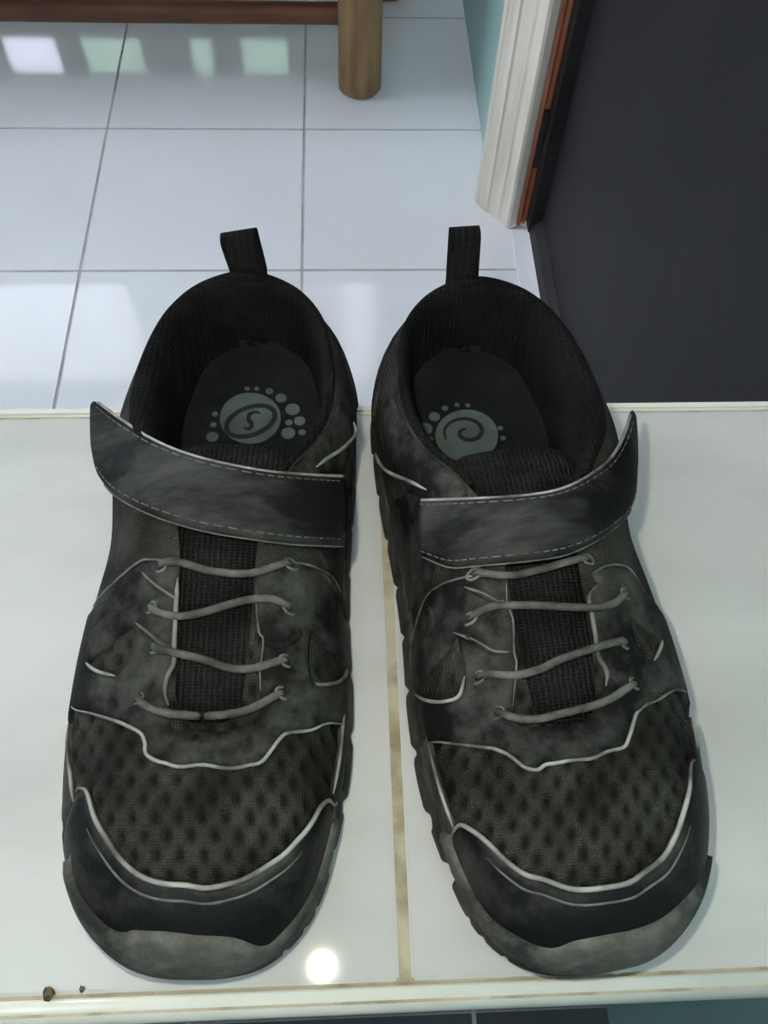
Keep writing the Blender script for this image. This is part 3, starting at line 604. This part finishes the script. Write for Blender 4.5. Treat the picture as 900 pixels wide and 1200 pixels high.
        for j in (1,n-2):                                            # stitch rows
            line = T_[i0:,j]+np.array([0,0,.05]); q = resample(line[::2],4); V2, F2 = [], []
            for a in range(0,len(q)-2,3):
                v_, f_ = tube_data(q[a:a+3],.20,5); off = len(V2); V2 += v_; F2 += [tuple(x+off for x in f) for f in f_]
            s.mesh('stitching', V2, F2, M['seam'], o)['kind'] = 'stuff'
        return o
    def loop(s):
        (x0,_,zt0),(x1,_,zt1),(x2,_,zb1),(x3,_,zb0) = s.T['loop']; vs, fs = [], []
        zt = (zt0+zt1)/2; path = []
        for z in np.linspace(53,zt-2.5,8): path.append((237.6,z))
        for a in np.linspace(0,math.pi,9)[1:-1]: path.append((240.1-2.5*math.cos(a),zt-2.5+2.5*math.sin(a)))
        for z in np.linspace(zt-2.5,48,9): path.append((242.6 if z > 58 else 242.6-1.0*(58-z)/10,z))
        P = np.array(path); tg = np.gradient(P,axis=0); tg /= np.linalg.norm(tg,axis=1,keepdims=True); nn = np.stack([-tg[:,1],tg[:,0]],1)
        for sgn in (.55,-.55):
            for (y,z),q in zip(P,nn):
                t = min(1,max(0,(z-54)/(zt-54))); tw = .35*t*(1 if s.w == 'L' else 0)
                xa, xb = x3+(x0-x3)*t, x2+(x1-x2)*t
                for k in range(5):
                    f = k/4; vs.append((xa+(xb-xa)*f,y+q[0]*sgn+tw*(f-.5)*10,z+q[1]*sgn))
        N = len(P); n = 5; b = N*n
        for i in range(N-1):
            for j in range(n-1): fs.append((i*n+j,i*n+j+1,(i+1)*n+j+1,(i+1)*n+j)); fs.append((b+i*n+j,b+(i+1)*n+j,b+(i+1)*n+j+1,b+i*n+j+1))
        per = [j for j in range(n)]+[i*n+n-1 for i in range(1,N)]+[(N-1)*n+j for j in range(n-2,-1,-1)]+[i*n for i in range(N-2,0,-1)]
        for a, c in zip(per,per[1:]+per[:1]): fs.append((c,a,b+a,b+c))
        return s.mesh('pull_loop', vs, fs, M['webbing'])
    def build(s):
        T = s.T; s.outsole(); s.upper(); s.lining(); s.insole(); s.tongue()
        def smooth(l, n=4): return [tuple(p) for p in resample(l, n)]
        def order(l): return l if l[0][0] < l[-1][0] else l[::-1]     # outer -> inner
        # side rands, toe cap, bumper
        for key, sg in (('rin',1),('rout',-1)):
            l = [(u,max(v,.23)) for u,v in T[key]]; l = sorted(l, key=lambda p: p[0]); a, b = l[0][0], l[-1][0]
            q = smooth(l); r = s.panel('side_rand', [(a,.02)]+q+[(b,.02)], M['rubber'], 1.0); s.trim('edge_trim', l, r, .8, .6)
        cap = [(u,max(v,.16)) for u,v in order(T['cap'])]; q = smooth(cap)
        c = s.panel('toe_cap', [(q[0][0],.02)]+q+[(q[-1][0],.02)], M['cap'], 1.5); s.trim('edge_trim', cap[1:-1] if s.w == 'R' else cap, c, 1.35, .75)
        in2 = [(u,max(v-.055,.1)) for u,v in cap if -.10 < u < .10]; s.trim('seam_line', in2, c, 1.5, .4, M['seam'])
        bp = [(u,max(v,.17)) for u,v in order(T['bump'])]; q = smooth(bp)
        s.panel('toe_bumper', [(q[0][0]-.012,.01)]+q+[(q[-1][0]+.014,.01)], M['bumper'], 3.0, under=-.3)
        # vamp overlay with its two mesh windows
        vl = order(T['vlow']); vi = T['vin']; th = T['thr']; vo = T['vout']
        lo = smooth(vl); a, b = lo[0][0], lo[-1][0]
        ue, uo = vi[0][0], vo[-1][0]
        hs = [smooth(T['wout']+T['wout'][:1],3)[:-1], smooth([(u,max(v,.12)) for u,v in T['win']+T['win'][:1]],3)[:-1]]
        poly = [(a,.03)]+lo+[(b,.03),(ue,.03)]+smooth(vi,3)+smooth(th,3)+smooth(vo,3)+[(uo-.005,.03)]
        v = s.panel('vamp_overlay', poly, M['leather'], 1.35, hs)
        s.trim('edge_trim', vl, v, 1.15, .58)
        wi = [(u,max(v_,.12)) for u,v_ in T['win']]; wo = T['wout']
        s.trim('edge_trim', wi[3:7] if s.w == 'L' else wi[3:8], v, 1.2, .62); s.trim('edge_trim', wo[3:6] if s.w == 'L' else wo[2:5], v, 1.2, .55)
        k = len(th)//2
        s.trim('edge_trim', th[k+2:], v, .9, .75, M['mid']); s.trim('seam_line', th[:k-2], v, 1.0, .35, M['seam'])
        s.trim('seam_line', vo, v, 1.0, .4, M['seam']); s.trim('seam_line', vi, v, 1.0, .4, M['seam'])
        for i_, r in enumerate(T['ridges']):
            if s.w == 'R' and i_ in (2,3): continue
            s.trim('fold_ridge', r, v, .5, 1.7, M['leather'])
        for r in T['ridges'][:2]: s.trim('fold_line', r, v, 1.7, .5, M['seam'])
        # strap anchor on the inner side, heel counter
        s.panel('strap_anchor', [(.262,.04),(.258,.45),(.268,.62),(.30,.70),(.318,.62),(.325,.4),(.33,.04)], M['leather'], 1.0)
        s.panel('heel_counter', [(.405,.03)]+smooth([(.40,.45),(.43,.68),(.47,.78),(.5,.80),(.53,.78),(.57,.68),(.60,.45)],3)+[(.595,.03)], M['leather'], 1.1, grid=4, step=3)
        s.panel('collar_wing', smooth([(.292,.74),(.300,.95),(.325,.985),(.36,.975),(.392,.93),(.40,.80),(.375,.68),(.335,.60),(.30,.62),(.292,.74)],3)[:-1], M['leather'], .8)
        s.trim('collar_edge', T['crim'], None, 1.0, .7)
        for i, l in enumerate(T['laces']):
            q = resample(l, 5); n = len(q); q[:,2] += .35
            for _ in range(14): q[1:-1,2] = (q[:-2,2]+2*q[1:-1,2]+q[2:,2])/4
            for _ in range(4): q[1:-1,:2] = (q[:-2,:2]+2*q[1:-1,:2]+q[2:,:2])/4
            q[0][2] -= 2.2; q[-1][2] -= 2.2
            o = s.tube('elastic_lace', q, np.array([1.22*(.7+.3*min(1,min(i_,n-1-i_)/3)) for i_ in range(n)]), M['lace'])
            for e in (l[0],l[-1]):
                vs, fs = tube_data([np.array(e)+np.array([1.9*math.cos(t),1.6*math.sin(t),-1.6-.02*abs(e[0])*math.cos(t)*np.sign(e[0])*5]) for t in np.linspace(0,2*math.pi,15)], .5, 6)
                s.mesh('eyelet', vs, fs, M['seam'])
        s.strap(); s.loop()
for w, label in (('L','scuffed black velcro-strap sneaker whose grey insole emblem holds an S inside an oval'),('R','scuffed black velcro-strap sneaker whose grey insole emblem is a curling spiral')):
    (tx,ty),(hx,hy),m = PLACE[w]
    root = tag(empty('sneaker', (tx,ty,0), -math.atan2(hx-tx,hy-ty)), label, 'shoe', 'pair of black sneakers on the ledge')
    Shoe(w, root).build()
